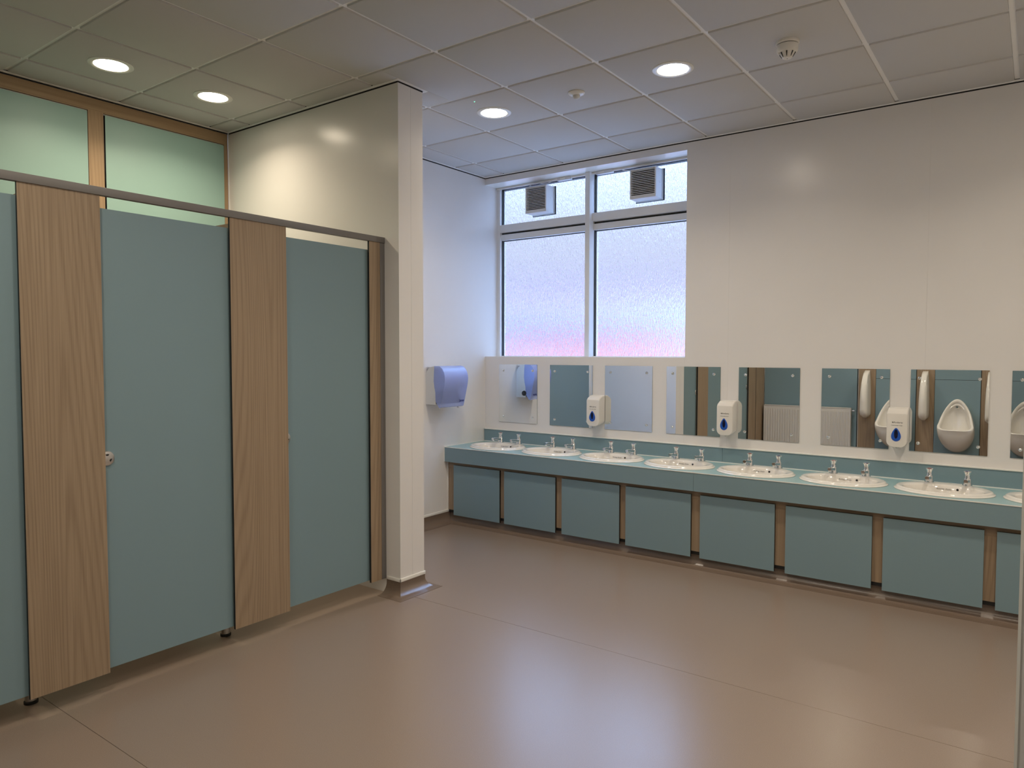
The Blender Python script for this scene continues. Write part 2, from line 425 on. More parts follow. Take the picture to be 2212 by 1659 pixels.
# ---------------------------------------------------------------- window
wi = struct('window_1', MB().box(WX0, -1.395, 0.600, 0.68, WZ0, WZ1).box(0.375, WX1, 0.600, 0.68, WZ0, WZ1), 'upvc')
B(-0.485, -0.442, 0.548, 0.69, WZ0, WZ1, bev=0.002).build('mullion', 'upvc', wi)
for x0, x1, fy in ((-1.395, -0.485, 0.600), (-0.442, 0.375, 0.590)):
    B(x0, x1, fy, 0.68, 2.493, 2.561, bev=0.002).build('transom', 'upvc', wi)
    B(x0, x1, 0.612, 0.675, 2.425, 2.476, bev=0.002).build('sash_rail', 'upvc', wi)
    B(x0, x1, 0.630, 0.676, 2.476, 2.493).build('gasket', 'gasket', wi)
    B(x0, x1, 0.620, 0.676, 2.884, WZ1).build('head_rail', 'upvc', wi)
    B(x0, x1, 0.630, 0.676, 2.875, 2.884).build('gasket', 'gasket', wi)
    B(x0, x1, 0.612, 0.676, WZ0, WZ0+0.006).build('bottom_rail', 'upvc', wi)
    for z0, z1 in ((2.561, 2.875), (1.390, 2.425)):
        B(x0+0.001, x1, 0.657, 0.663, z0, z1).build('glass_pane', 'glass', wi)
        B(x0, x0+0.007, 0.628, 0.656, z0, z1).build('gasket', 'gasket', wi)
        B(x0+0.007, x0+0.011, 0.650, 0.656, z0, z1).build('glazing_bead', 'upvc', wi)
    B(x0, x1, 0.645, 0.656, 2.419, 2.425).build('gasket', 'gasket', wi)

# outside the window: blurred by the textured glass
gr = struct('ground', B(-60, 30, 1.2, 90, -0.5, -0.3), 'ground')
hb = thing('brick_building', 'low red brick building blurred by the textured window glass', 'building', (-7.1, 9, -0.3))
B(0, 3.2, 0, 4, 0, 2.20).build('wall', 'brick', hb); B(-0.1, 3.3, -0.15, 4.15, 2.20, 2.32).build('roof', 'slate', hb)
h2 = thing('grey_outbuilding', 'low grey outbuilding left of the brick building outside the window', 'building', (-12.2, 10, -0.3))
B(0, 4.3, 0, 3, 0, 2.2).build('wall', 'pink', h2); B(-0.1, 4.4, -0.15, 3.15, 2.2, 2.7).build('roof', 'slate', h2)
h3 = thing('pale_building', 'pale rendered building seen through the right window pane', 'building', (-22, 17, -0.3))
B(14.5, 22, 0, 4, 0, 3.3).build('wall', 'pale', h3); B(0, 14.5, 0, 4, 0, 4.2).build('wing', 'pink', h3); B(-0.1, 14.6, -0.2, 4.2, 4.2, 4.3).build('roof', 'slate', h3)

# ---------------------------------------------------------------- extractor fans
def fan(x0, x1, z0, z1, label, cord_pts):
    t = thing('extractor_fan', label, 'fan', (x0, 0.655, z0), 'extractor fans in the top window panes')
    W, Hh = x1-x0, z1-z0
    mb = MB(); mb.box(0, 0.010, -0.135, -0.02, 0, Hh); mb.box(W-0.010, W, -0.135, -0.02, 0, Hh)
    mb.box(0.010, W-0.010, -0.135, -0.02, 0, 0.026); mb.box(0.010, W-0.010, -0.135, -0.02, Hh-0.010, Hh)
    mb.build('housing', 'fanplastic', t)
    B(0.010, W-0.010, -0.10, -0.03, 0.026, Hh-0.010).build('fan_motor_box', 'fan_in', t)
    n = 14
    for i in range(n):
        z = 0.034 + (Hh-0.052)*i/(n-1)
        mb = MB(); mb.prism([(-0.134, z), (-0.134, z+0.0045), (-0.108, z+0.0085), (-0.108, z+0.004)], 'x', 0.010, W-0.010)
        mb.build('louvre_slat', 'fanplastic', t)
    B(-0.006, W+0.006, -0.020, -0.008, -0.006, Hh+0.006, bev=0.003).build('mounting_plate', 'fanplastic', t)
    B(-0.012, W+0.014, -0.008, 0.001, -0.010, Hh+0.008, bev=0.002).build('rubber_seal', 'gasket', t)
    B(W*0.36, W*0.62, -0.139, -0.135, 0.010, 0.020, bev=0.002).build('catch', 'fanplastic', t)
    MB().lathe([(0.011, 0.001), (0.013, 0.0)], (W, -0.06, Hh*0.55), 'x', 16).build('side_boss', 'fanplastic', t)
    # spline-ish cord from local points
    pts = []
    P = [Vector(p) - Vector((x0, 0.655, z0)) for p in cord_pts]
    for i in range(len(P)-1):
        a, b, c, d = P[max(0, i-1)], P[i], P[i+1], P[min(len(P)-1, i+2)]
        for k in range(6):
            s = k/6
            pts.append(0.5*((2*b)+(c-a)*s+(2*a-5*b+4*c-d)*s*s+(3*b-a-3*c+d)*s**3))
    pts.append(P[-1]); MB().tube(pts, 0.0032, 6).build('cord', 'fanplastic', t)
    return t
fan(-1.061, -0.848, 2.614, 2.836, 'white louvred extractor fan in the left top window pane',
    [(-1.04, 0.56, 2.836), (-1.055, 0.585, 2.866), (-1.00, 0.59, 2.879), (-0.93, 0.585, 2.865), (-0.86, 0.58, 2.862), (-0.81, 0.585, 2.885), (-0.77, 0.59, 2.908)])
fan(-0.066, 0.152, 2.612, 2.838, 'white louvred extractor fan in the right top window pane',
    [(-0.05, 0.56, 2.838), (-0.09, 0.565, 2.846), (-0.14, 0.575, 2.858), (-0.18, 0.585, 2.874), (-0.215, 0.592, 2.890)])
for (x0, x1, lab) in ((-0.775, -0.645, 'small white junction box above the left window fan'), (-0.405, -0.255, 'small white junction box above the right window fan')):
    t = thing('junction_box', lab, 'junction box', (x0, 0.575, 2.864), 'junction boxes under the window head')
    B(0, x1-x0, 0, 0.036, 0, 0.026, bev=0.003).build('box_body', 'fanplastic', t)
    B(0.03, 0.08, -0.003, 0.0, 0.006, 0.020, bev=0.001).build('switch_plate', 'trim', t)
tr = B(XA+0.004, WX1-0.004, 0.585, 0.598, 2.872, 2.889, bev=0.002).build('cable_trunking', 'trim')
tag(tr, 'white cable trunking running along the window head above the fans', 'trunking')

# ---------------------------------------------------------------- vanity
yS, yF = -0.076, -0.096
va = thing('vanity_unit', 'long wood framed under-counter unit with eight teal access panels', 'cabinet', (XA, yS, 0))
def V(x0, x1, y0, y1, z0, z1, **k): return B(x0-XA, x1-XA, y0-yS, y1-yS, z0, z1, **k)
XV1 = XR-0.004
V(XA+0.006, XV1, yS, yS+0.018, 0.455, 0.512).build('top_rail', 'wood_x', va)
panel_x = [-1.350, -0.827, -0.293, 0.234, 0.775, 1.318, 1.853, 2.387, 2.919]
edges = [XA+0.008]
for i in range(8): edges.append(panel_x[i]+0.478 + (panel_x[i+1]-panel_x[i]-0.478)/2)
V(XA+0.006, panel_x[0]+0.04, yS, yS+0.018, 0.106, 0.4545).build('stile', 'wood_z', va)
for i in range(8):
    c = edges[i+1]
    V(c-0.06, c+0.06, yS, yS+0.018, 0.106, 0.4545).build('stile', 'wood_z', va)
V(XA+0.006, XV1, yS+0.004, yS+0.02, 0.0835, 0.106).build('plinth_strip', 'core', va)
V(XA+0.006, XV1, yS+0.02, yS+0.03, 0.106, 0.455).build('back_board', 'core', va)
for i in range(9):
    x1 = min(panel_x[i]+0.478, XV1)
    V(panel_x[i], x1, yF, yS-0.004, 0.070, 0.486, core='y').build('access_panel', ['teal', 'core'], va)

wt = thing('worktop', 'long teal worktop with deep front apron and upstand holding the row of basins', 'worktop', (XA, -0.123, 0.513))
O = Vector((XA, -0.123, 0.513))
def Wk(x0, x1, y0, y1, z0, z1, **k): return B(x0-O.x, x1-O.x, y0-O.y, y1-O.y, z0-O.z, z1-O.z, **k)
ZC = 0.636
BX = [-1.050+0.5285*i for i in range(8)]      # basin centres
BA, BBB, BY = 0.250, 0.205, 0.115
mb = MB(); xs = [XA+0.002]+[(a+b)/2 for a, b in zip(BX, BX[1:])]+[XR-0.006]
Y0c, Y1c = -0.121, 0.408
for i in range(8):
    X0, X1 = xs[i], xs[i+1]; cx, cy = BX[i], BY
    if i == 7: X1 = cx+0.27
    angs = sorted([2*PI*k/56 for k in range(56)] + [math.atan2(y-cy, x-cx) % (2*PI) for x in (X0, X1) for y in (Y0c, Y1c)])
    inner, outer = [], []
    for a in angs:
        c, s_ = math.cos(a), math.sin(a)
        inner.append((cx+0.225*c, cy+0.180*s_))
        t = min([v for v in (((X1-cx)/c if c > 1e-9 else 9), ((X0-cx)/c if c < -1e-9 else 9), ((Y1c-cy)/s_ if s_ > 1e-9 else 9), ((Y0c-cy)/s_ if s_ < -1e-9 else 9)) if v > 0])
        outer.append((cx+t*c, cy+t*s_))
    def lift(pl, z): return [(x-O.x, y-O.y, z-O.z) for x, y in pl]
    mb.rings([lift(inner, ZC-0.022), lift(inner, ZC), lift(outer, ZC), lift(outer, ZC-0.022)], False, False)
mb.box(BX[7]+0.27-O.x, XR-0.006-O.x, Y0c-O.y, Y1c-O.y, ZC-0.022-O.z, ZC-O.z)
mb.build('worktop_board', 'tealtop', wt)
for a, b in ((XA+0.004, 0.7375), (0.7390, XR-0.006)):
    Wk(a, b, -0.123, -0.105, 0.513, ZC-0.0035).build('apron', 'teal', wt)
    Wk(a, b, 0.408, 0.424, ZC-0.0, 0.742).build('upstand', 'teal', wt)
Wk(XA+0.002, XR-0.006, -0.1250, -0.1205, ZC-0.0035, ZC+0.0012).build('edge_strip', 'trim', wt)
Wk(XA+0.002, XR-0.006, 0.402, 0.4245, 0.7415, 0.7500, bev=0.0015).build('upstand_bead', 'trim', wt)
Wk(XA+0.006, XR-0.006, 0.4010, 0.4080, ZC, ZC+0.005).build('sealant_bead', 'trim', wt)
Wk(XA+0.0005, XA+0.005, -0.1245, 0.404, ZC, ZC+0.005).build('sealant_bead', 'trim', wt)
Wk(XA+0.0005, XA+0.004, -0.1245, -0.100, 0.513, ZC).build('sealant_bead', 'trim', wt)

# ---------------------------------------------------------------- washbasins with taps
def ell(cy, a, b, z, n=56):
    return [(a*math.cos(2*PI*k/n), cy+b*math.sin(2*PI*k/n), z) for k in range(n)]
def make_basin():
    t = thing('washbasin', 'oval basin', 'washbasin', (BX[0], BY, ZC), 'oval washbasins set into the teal worktop')
    mb = MB()
    rs = [ell(0, 0.224, 0.179, -0.03), ell(0, 0.224, 0.179, 0.0005), ell(0, .2475, .2025, 0.0005), ell(0, .2485, .2035, 0.004), ell(0, .244, .199, 0.0075), ell(0, .240, .195, 0.0085),
          ell(0, .238, .193, 0.014), ell(0, .234, .189, 0.0185), ell(0, .226, .181, 0.0205), ell(-.004, .215, .168, 0.0195),
          ell(-.022, .203, .143, 0.0185), ell(-.024, .198, .138, 0.0165), ell(-.025, .194, .134, 0.010), ell(-.026, .188, .128, -0.010), ell(-.028, .172, .114, -.055),
          ell(-.030, .140, .090, -.095), ell(-.030, .085, .055, -.115), ell(-.030, .022, .022, -.121)]
    mb.rings(rs, False, True); mb.build('bowl', 'porcelain', t, angle=60)
    MB().lathe([(0.0, -0.004), (0.018, -0.004), (0.022, -0.0005), (0.0, -0.0005)], (0, -0.03, -0.118), 'z', 20, (False, False)).build('waste', 'chrome', t)
    MB().lathe([(0.0, 0.0), (0.0062, 0.0), (0.0062, 0.004), (0.0, 0.004)], (0.062, 0.0935, -0.001), 'y', 16, (False, False)).build('overflow_hole', 'dark', t)
    text_mesh('maker_mark', 'Armitage Shanks', 0.0110, 'ink', t, (-0.006, 0.0985, -0.003), (math.radians(80), 0, 0), shear=0.3)
    for sx, ind in ((-0.085, 'red'), (0.105, 'bluedot')):
        tp = MB()
        tp.lathe([(0.0250, 0), (0.0255, 0.003), (0.0240, 0.010), (0.0205, 0.026), (0.0180, 0.040), (0.0145, 0.046)], (sx, 0.152, 0.018), 'z', 24)
        rs = []                                                   # spout: tapered channel reaching forward over the bowl
        for yy, zz, hw, hh in ((0.152, 0.046, 0.0140, 0.012), (0.110, 0.052, 0.0125, 0.0105), (0.070, 0.058, 0.0115, 0.0095), (0.042, 0.0605, 0.0110, 0.0090), (0.038, 0.060, 0.0100, 0.0080)):
            rs.append([(sx+hw*cx, yy, zz+hh*cz) for cx, cz in ((-1, -0.6), (-0.6, -1), (0.6, -1), (1, -0.6), (1, 0.6), (0.6, 1), (-0.6, 1), (-1, 0.6))])
        tp.rings(rs)
        tp.lathe([(0.009, 0.0), (0.009, -0.010), (0.0065, -0.010)], (sx, 0.051, 0.054), 'z', 14)
        tap = tp.build('tap', 'chrome', t, angle=40)
        MB().lathe([(0.0125, 0.060), (0.0160, 0.062), (0.0160, 0.067), (0.0145, 0.070), (0.0145, 0.084), (0.0170, 0.093), (0.0198, 0.098), (0.0198, 0.101), (0.0150, 0.1025)], (sx, 0.152, 0.0), 'z', 20).build('tap_head', 'chrome', tap)
        MB().lathe([(0.0105, 0.1022), (0.0098, 0.1042), (0.0060, 0.1050)], (sx, 0.152, 0.0), 'z', 16).build('indicator_cap', ind, tap)
    return t
basin0 = make_basin()
where = ['leftmost oval washbasin, nearest the blue paper towel dispenser', 'oval washbasin second from the left end, below the second mirror', 'oval washbasin below the pale blue third mirror',
         'oval washbasin fourth from the left, where the worktop apron joins', 'oval washbasin fifth from the left, just right of the second soap dispenser',
         'oval washbasin sixth from the left, below the mirror showing the radiator edge', 'oval washbasin seventh from the left, below the mirror showing a whole urinal',
         'rightmost oval washbasin, cut off by the wall end at the picture edge']
for i in range(8):
    b = basin0 if i == 0 else copy_tree(basin0)
    b.location = (BX[i]+0.0, BY, ZC); b['label'] = where[i]

# ---------------------------------------------------------------- mirrors
mx_ = [(-1.269, -0.866), (-0.738, -0.331), (-0.219, 0.186), (0.302, 0.712), (0.844, 1.255), (1.393, 1.793), (1.908, 2.311), (2.420, 2.823)]
mlab = ['leftmost frameless wall mirror reflecting the paper towel dispenser', 'frameless mirror second from left, filled with plain teal reflection',
        'frameless mirror filled with plain pale blue reflection', 'frameless mirror reflecting the wood and teal cubicle fronts left of the second soap dispenser',
        'frameless mirror reflecting the left half of the radiator', 'frameless mirror reflecting the radiator end and a urinal divider',
        'frameless mirror reflecting a whole white urinal', 'rightmost frameless mirror, cut by the picture edge']
MZ0, MZ1 = 0.816, 1.317
for (x0, x1), lab in zip(mx_, mlab):
    t = thing('mirror', lab, 'mirror', (x0, YW, MZ0), 'frameless mirrors above the basins')
    Wd = x1-x0
    mb = MB(); mb.box(0, Wd, -0.0050, -0.0005, 0, MZ1-MZ0)
    for f in mb.bm.faces:
        f.normal_update(); f.material_index = 0 if abs(f.normal.y) > 0.9 else 1
    mb.build('mirror_glass', ['mirror', 'mirroredge'], t)
    for px in (0.047, Wd-0.047):
        for pz in (0.050, MZ1-MZ0-0.052):
            MB().lathe([(0.0090, -0.0051), (0.0100, -0.0066), (0.0097, -0.0095), (0.0072, -0.0130), (0.0030, -0.0150)], (px, 0, pz), 'y', 18).build('dome_screw', 'chrome', t)

# ---------------------------------------------------------------- soap dispensers
def soap_outline(w, z0, z1, rb, rt):
    pts = []
    for cx, cz, r, a0 in ((w/2-rb, z0+rb, rb, -90), (w/2-rt, z1-rt, rt, 0), (-w/2+rt, z1-rt, rt, 90), (-w/2+rb, z0+rb, rb, 180)):
        for k in range(7):
            a = math.radians(a0+15*k); pts.append((cx+r*math.cos(a), cz+r*math.sin(a)))
    return pts
def drop(w, h, n=28):
    pts = []
    for k in range(n):
        a = 2*PI*k/n; pts.append((w/2*math.sin(a)*(0.62+0.38*(-math.cos(a)))*1.12, -h/2*math.cos(a)*1.0))
    return [(x, -z) if False else (x, z) for x, z in pts]
def teardrop(w, h, n=36):
    pts = []
    for k in range(n):
        a = 2*PI*k/n; c = math.cos(a)                 # c=1 at the top
        pts.append((w/2*math.sin(a)*(1.0-0.36*c-0.10*c*c)*0.985/0.93, h/2*c))
    return pts
def make_soap():
    t = thing('soap_dispenser', 'soap', 'soap dispenser', (0, YW, 0.842), 'white soap dispensers between the mirrors')
    mb = MB()
    def ring(y, w, z0, z1, rb, rt): return [(x, y, z) for x, z in soap_outline(w, z0, z1, rb, rt)]
    mb.rings([ring(-0.0005, 0.098, 0.020, 0.236, 0.020, 0.006), ring(-0.052, 0.100, 0.018, 0.239, 0.022, 0.006)]).build('back_plate', 'greyplastic', t, angle=45)
    mb = MB()
    mb.rings([ring(-0.010, 0.110, 0.014, 0.242, 0.030, 0.008), ring(-0.050, 0.113, 0.006, 0.2385, 0.034, 0.009), ring(-0.088, 0.1145, 0.001, 0.222, 0.038, 0.010),
              ring(-0.100, 0.1135, 0.000, 0.2105, 0.038, 0.011), ring(-0.1045, 0.109, 0.002, 0.207, 0.036, 0.010), ring(-0.1058, 0.102, 0.006, 0.203, 0.034, 0.009)])
    mb.build('cover', 'plastic', t, angle=28)
    td = teardrop(0.048, 0.082)
    dr = MB(); dr.rings([[(x, -0.1055, z) for x, z in td], [(x, -0.1072, z) for x, z in td], [(x*0.9, -0.1078, z*0.92) for x, z in td]])
    dd = dr.build('drop_window', 'blue', t); dd.location = (-0.003, 0, 0.078)
    iw = MB(); el = [(0.0108*math.cos(2*PI*k/24), 0.0285*math.sin(2*PI*k/24)) for k in range(24)]
    iw.rings([[(x, -0.1077, z+0.004) for x, z in el], [(x*0.95, -0.1084, z*0.95+0.004) for x, z in el]])
    ii = iw.build('sight_glass', 'navy', dd)
    text_mesh('printed_name', 'Andarta', 0.0150, 'ink', t, (0.007, -0.1060, 0.153), (PI/2, 0, 0))
    st = MB(); sp = [((0.0078 if k % 2 == 0 else 0.0022)*math.sin(PI*k/5), (0.0078 if k % 2 == 0 else 0.0022)*math.cos(PI*k/5)) for k in range(10)]
    st.rings([[(x-0.022, -0.1058, z+0.153) for x, z in sp], [(x-0.022, -0.1062, z+0.153) for x, z in sp]]).build('star_mark', 'ink', t)
    text_mesh('printed_line', 'YOUR HAND WASH', 0.0066, 'ink', t, (0.0, -0.1060, 0.134), (PI/2, 0, 0))
    MB().lathe([(0.010, 0.004), (0.010, -0.006), (0.007, -0.010)], (0.0, -0.07, 0.0), 'z', 14).build('nozzle', 'greyplastic', t)
    return t
s0 = make_soap()
for i, (x, lab) in enumerate(((-0.272, 'white soap dispenser with blue drop between the plain teal and plain pale blue mirrors'),
                              (0.781, 'white soap dispenser with blue drop at the middle of the basin row'),
                              (1.851, 'white soap dispenser with blue drop nearest the mirror showing a urinal'))):
    s = s0 if i == 0 else copy_tree(s0)
    s.location = (x, YW, 0.842); s['label'] = lab

# ---------------------------------------------------------------- paper towel dispenser
t = thing('paper_towel_dispenser', 'translucent blue fronted paper towel dispenser on the alcove side wall', 'towel dispenser', (XA, -0.345, 0.98))
WT = 0.285
def prof(pts): return [(x+1.428, z-0.98) for x, z in pts]
rear = prof([(-1.4275, 1.002), (-1.4275, 1.235), (-1.420, 1.262), (-1.402, 1.286), (-1.375, 1.302), (-1.333, 1.310), (-1.338, 1.26), (-1.341, 1.19), (-1.334, 1.14), (-1.324, 1.10), (-1.322, 1.03), (-1.300, 0.992), (-1.283, 0.978), (-1.310, 0.992), (-1.330, 1.000)])
mb = MB(); mb.prism([(x, z) for x, z in rear][:11]+prof([(-1.322, 1.002)]), 'y', 0.0, 0.006)
mb.prism([(x, z) for x, z in rear][:11]+prof([(-1.322, 1.002)]), 'y', WT-0.006, WT)
mb.box(0.0005, 0.012, 0.006, WT-0.006, 0.022, 0.256)
mb.box(0.012, 0.090, 0.006, WT-0.006, 0.318, 0.324); mb.box(0.012, 0.106, 0.006, WT-0.006, 0.022, 0.030)
mb.build('rear_housing', 'greyplastic', t)
cov = [(-1.334, 1.311), (-1.300, 1.3115), (-1.272, 1.306), (-1.249, 1.288), (-1.232, 1.262), (-1.2235, 1.235), (-1.221, 1.21), (-1.223, 1.18), (-1.228, 1.154), (-1.240, 1.105), (-1.252, 1.055), (-1.262, 1.015), (-1.271, 0.984), (-1.284, 0.979)]
inn = [(-1.322, 1.03), (-1.324, 1.10), (-1.334, 1.14), (-1.341, 1.19), (-1.338, 1.26)]
shape = prof(cov+inn)
mb = MB()
mb.rings([[(x*0.995, 0.0, z) for x, z in shape], [(x, 0.006, z) for x, z in shape]], True, False)
mb.rings([[(x, 0.006, z) for x, z in shape[:14]], [(x, WT-0.006, z) for x, z in shape[:14]]], False, False, cyc=False)
mb.rings([[(x, WT-0.006, z) for x, z in shape], [(x*0.995, WT, z) for x, z in shape]], False, True)
mb.build('front_cover', 'cover', t, angle=50)
MB().lathe([(0.0, 0.02), (0.088, 0.02), (0.088, WT-0.02), (0.0, WT-0.02)], prof([(-1.328, 0)])[0][0:1]+(0, 0.218), 'y', 32, (False, False)).build('paper_roll', 'paper', t)
mb = MB(); mb.box(0.095, 0.135, 0.012, WT-0.012, 0.030, 0.095); mb.build('roller_block', 'navy', t)
MB().lathe([(0.0, WT+0.014), (0.017, WT+0.013), (0.022, WT+0.009), (0.024, WT)], (0.090, 0, 0.060), 'y', 24, (False, False)).build('feed_knob', 'rubber', t)
MB().lathe([(0.0, WT+0.016), (0.011, WT+0.016), (0.011, WT+0.010)], (0.090, 0, 0.060), 'y', 16, (False, False)).build('knob_cap', 'fan_in', t)
for yy in (0.012, WT-0.055): MB().lathe([(0.008, 0.0), (0.008, 0.018)], (0.138, yy, -0.004), 'y', 12).build('tear_bar_end', 'fanplastic', t)
sl = math.atan2(0.033, 0.090)
text_mesh('printed_name', 'San\n Jamar', 0.026, 'navyink', t, (0.1745, WT-0.052, 0.062), (PI/2, -0.0, PI/2), shear=0.3, bold=0.0008).rotation_euler = (PI/2 - 0.24, 0, PI/2)

# ---------------------------------------------------------------- toilet cubicles
Zp0, Zp1 = 0.085, 2.048
pil = [(YN+0.01, -4.39, 'oak laminate pilaster filling the end of the cubicle row'), (-4.375, -4.078, 'wide oak laminate cubicle pilaster beyond the left picture edge'),
       (-3.499, -3.206, 'widest looking oak laminate pilaster, nearest the camera on the left'), (-2.628, -2.315, 'oak laminate pilaster between the two whole teal cubicle doors'),
       (-1.757, -1.6745, 'narrow oak laminate pilaster beside the white partition wall')]
for a, b, lab in pil:
    t = thing('cubicle_pilaster', lab, 'pilaster', (XC, a, 0), 'oak pilasters of the cubicles')
    MB().box(-0.013, 0, 0, b-a, Zp0, Zp1, core='x').build('panel', ['wood_z', 'core'], t)
dl = [(-4.078, -3.499, 'teal cubicle door at the left picture edge'), (-3.206, -2.628, 'wide teal cubicle door with a round lock disc at its left side'), (-2.315, -1.757, 'teal cubicle door nearest the white partition wall')]
for a, b, lab in dl:
    t = thing('cubicle_door', lab, 'door', (XC-0.022, a-0.014, 0.095), 'teal cubicle doors')
    MB().box(-0.013, 0, 0, b-a+0.026, 0, 2.001-0.095, core='x').build('leaf', ['teal', 'core'], t)
    ly = 0.010 if a > -2.5 else 0.028
    lk = MB().lathe([(0.0, 0.0080), (0.022, 0.0080), (0.0285, 0.0065), (0.031, 0.0035), (0.031, 0.0)], (0, ly, 0.881), 'x', 32, (False, False)).build('lock_disc', 'steel', t)
    for k in range(3):
        a0 = PI/2 + k*2*PI/3; pts = []
        for s in range(7): aa = a0-0.42+0.14*s; pts.append((0.0185*math.cos(aa), 0.0185*math.sin(aa)))
        for s in range(5): aa = a0+0.30-0.15*s; pts.append((0.0115*math.cos(aa), 0.0115*math.sin(aa)))
        MB().prism([(ly+y, 0.881+z) for y, z in pts], 'x', 0.0079, 0.0084).build('lock_slot', 'dark', lk)
t = thing('headrail', 'grey aluminium headrail running along the top of the cubicles', 'rail', (XC, YN+0.02, Zp1))
MB().box(-0.020, 0.006, 0, YP0-0.001-(YN+0.02), 0.0, 0.033, bev=0.0015).build('rail', 'alu', t)
t = thing('wall_channel', 'slim grey aluminium channel fixing the cubicle end to the white wall', 'channel', (XC, -1.6740, Zp0))
MB().box(-0.020, 0.002, 0, 0.0345, 0, Zp1-Zp0-0.001, bev=0.001).build('channel', 'alu', t)
for yv, lab in ((-2.575, 'cubicle divider behind the pilaster between the two whole doors'), (-3.437, 'cubicle divider behind the widest pilaster'), (-4.312, 'cubicle divider behind the far left pilaster')):
    t = thing('cubicle_divider', lab, 'partition', (XB+0.03, yv, 0.15))
    MB().box(0, XC-0.045-(XB+0.03), -0.0065, 0.0065, 0, 1.884, core='y').build('panel', ['wood_x', 'core'], t)
    lx = -0.712-(XB+0.03)
    leg = MB().lathe([(0.0215, -0.138), (0.0215, 0.0)], (lx, 0, 0), 'z', 24).build('leg', 'steel', t)
    MB().lathe([(0.0255, -0.1495), (0.0255, -0.140), (0.022, -0.137)], (lx, 0, 0), 'z', 24).build('foot', 'rubber', leg)

# duct panelling behind the cubicles
t = thing('duct_panelling', 'oak framed lamp-brightened teal duct panels on the wall behind the cubicles', 'panelling', (XB, YN, 0))
def D(x0, x1, y0, y1, z0, z1, **k): return MB().box(x0-XB, x1-XB, y0-YN, y1-YN, z0, z1, **k)
D(XB-0.012, XB, YN, YP0-0.008, 2.865, H-0.010).build('top_rail', 'wood_y', t)
st = [(-1.676, YP0-0.008)]
y = -1.682
tp = []
while y > YN+0.1:
    a = max(YN, y-0.790); tp.append((a, y)); st.append((max(YN, a-0.094), a-0.006) if a > YN+0.1 else (YN, YN+0.001)); y = a-0.102
for a, b in st:
    if b-a > 0.01: D(XB-0.012, XB, a, b, 0.1, 2.865).build('stile', 'wood_zl', t)
for a, b in tp:
    D(XB-0.012, XB-0.006, a-0.002, b+0.0015, 1.30, 2.857).build('recess', 'core', t)
    D(XB-0.005, XB+0.008, a, b, 1.30, 2.855, core='x').build('teal_panel', ['tealback', 'core'], t)
D(XB-0.012, XB, YN, YP0-0.008, 1.18, 1.29).build('middle_rail', 'wood_y', t)
D(XB-0.012, XB, YN, YP0-0.008, 0.10, 1.18).build('lower_panel', 'tealback', t)

# ---------------------------------------------------------------- urinal wall (seen in the mirrors)
t = thing('urinal_panelling', 'oak and teal panelling behind the urinals, seen in the mirrors', 'panelling', (XC, YN, 0))
def N(x0, x1, y0, y1, z0, z1, **k): return MB().box(x0-XC, x1-XC, y0-YN, y1-YN, z0, z1, **k)
def teal_pan(x0, x1, z0, z1): N(x0, x1, YN-0.003, YN+0.010, z0, z1, core='y').build('teal_panel', ['teal', 'core'], t)
N(XC+0.01, 0.658, YN-0.012, YN-0.004, 0.09, H-0.01).build('backing', 'core', t)
teal_pan(XC+0.012, 0.652, 0.09, H-0.02)
woods = [(0.668, 0.868), (1.328, 1.522), (2.004, 2.200), (2.690, 2.886)]
for a, b in woods: N(a, b, YN-0.012, YN+0.002, 0.09, H-0.01).build('oak_panel', 'wood_z', t)
for (a, b), (c, d) in zip(woods, woods[1:]+[(XR-0.004, 9)]):
    N(b, c, YN-0.012, YN-0.004, 0.09, H-0.01).build('backing', 'core', t)
    teal_pan(b+0.004, c-0.006, 0.09, 1.096); teal_pan(b+0.004, c-0.006, 1.100, H-0.02)

def make_divider(x, lab):
    t = thing('urinal_divider', lab, 'urinal divider', (x, YN+0.004, 0.60), 'porcelain urinal dividers')
    mb = MB(); rs = []
    n = 16
    for k in range(n+1):
        s = k/n; z = 0.60*s
        d = 0.30*min(1, math.sqrt(max(0, 1-(s*1.0)**2.6))*1.0+0.04); d = d*(0.55+0.45*math.sqrt(min(1, s/0.12)))
        w = 0.046*(1-0.35*s**3)*(0.45+0.55*math.sqrt(min(1, s/0.07)))
        ring = []
        for px, py in ((-1, 0), (-1, 0.75), (-0.8, 0.95), (-0.3, 1.0), (0.3, 1.0), (0.8, 0.95), (1, 0.75), (1, 0)):
            ring.append((w*px, d*py, z))
        rs.append(ring)
    mb.rings(rs); mb.build('screen', 'porcelain', t, angle=50)
    return t
for x, lab in ((0.772, 'curved white urinal divider between the radiator and the urinals'), (1.424, 'curved white urinal divider left of the whole urinal in the seventh mirror'),
               (2.10, 'curved white urinal divider at the right edge of the seventh mirror')):
    make_divider(x, lab)

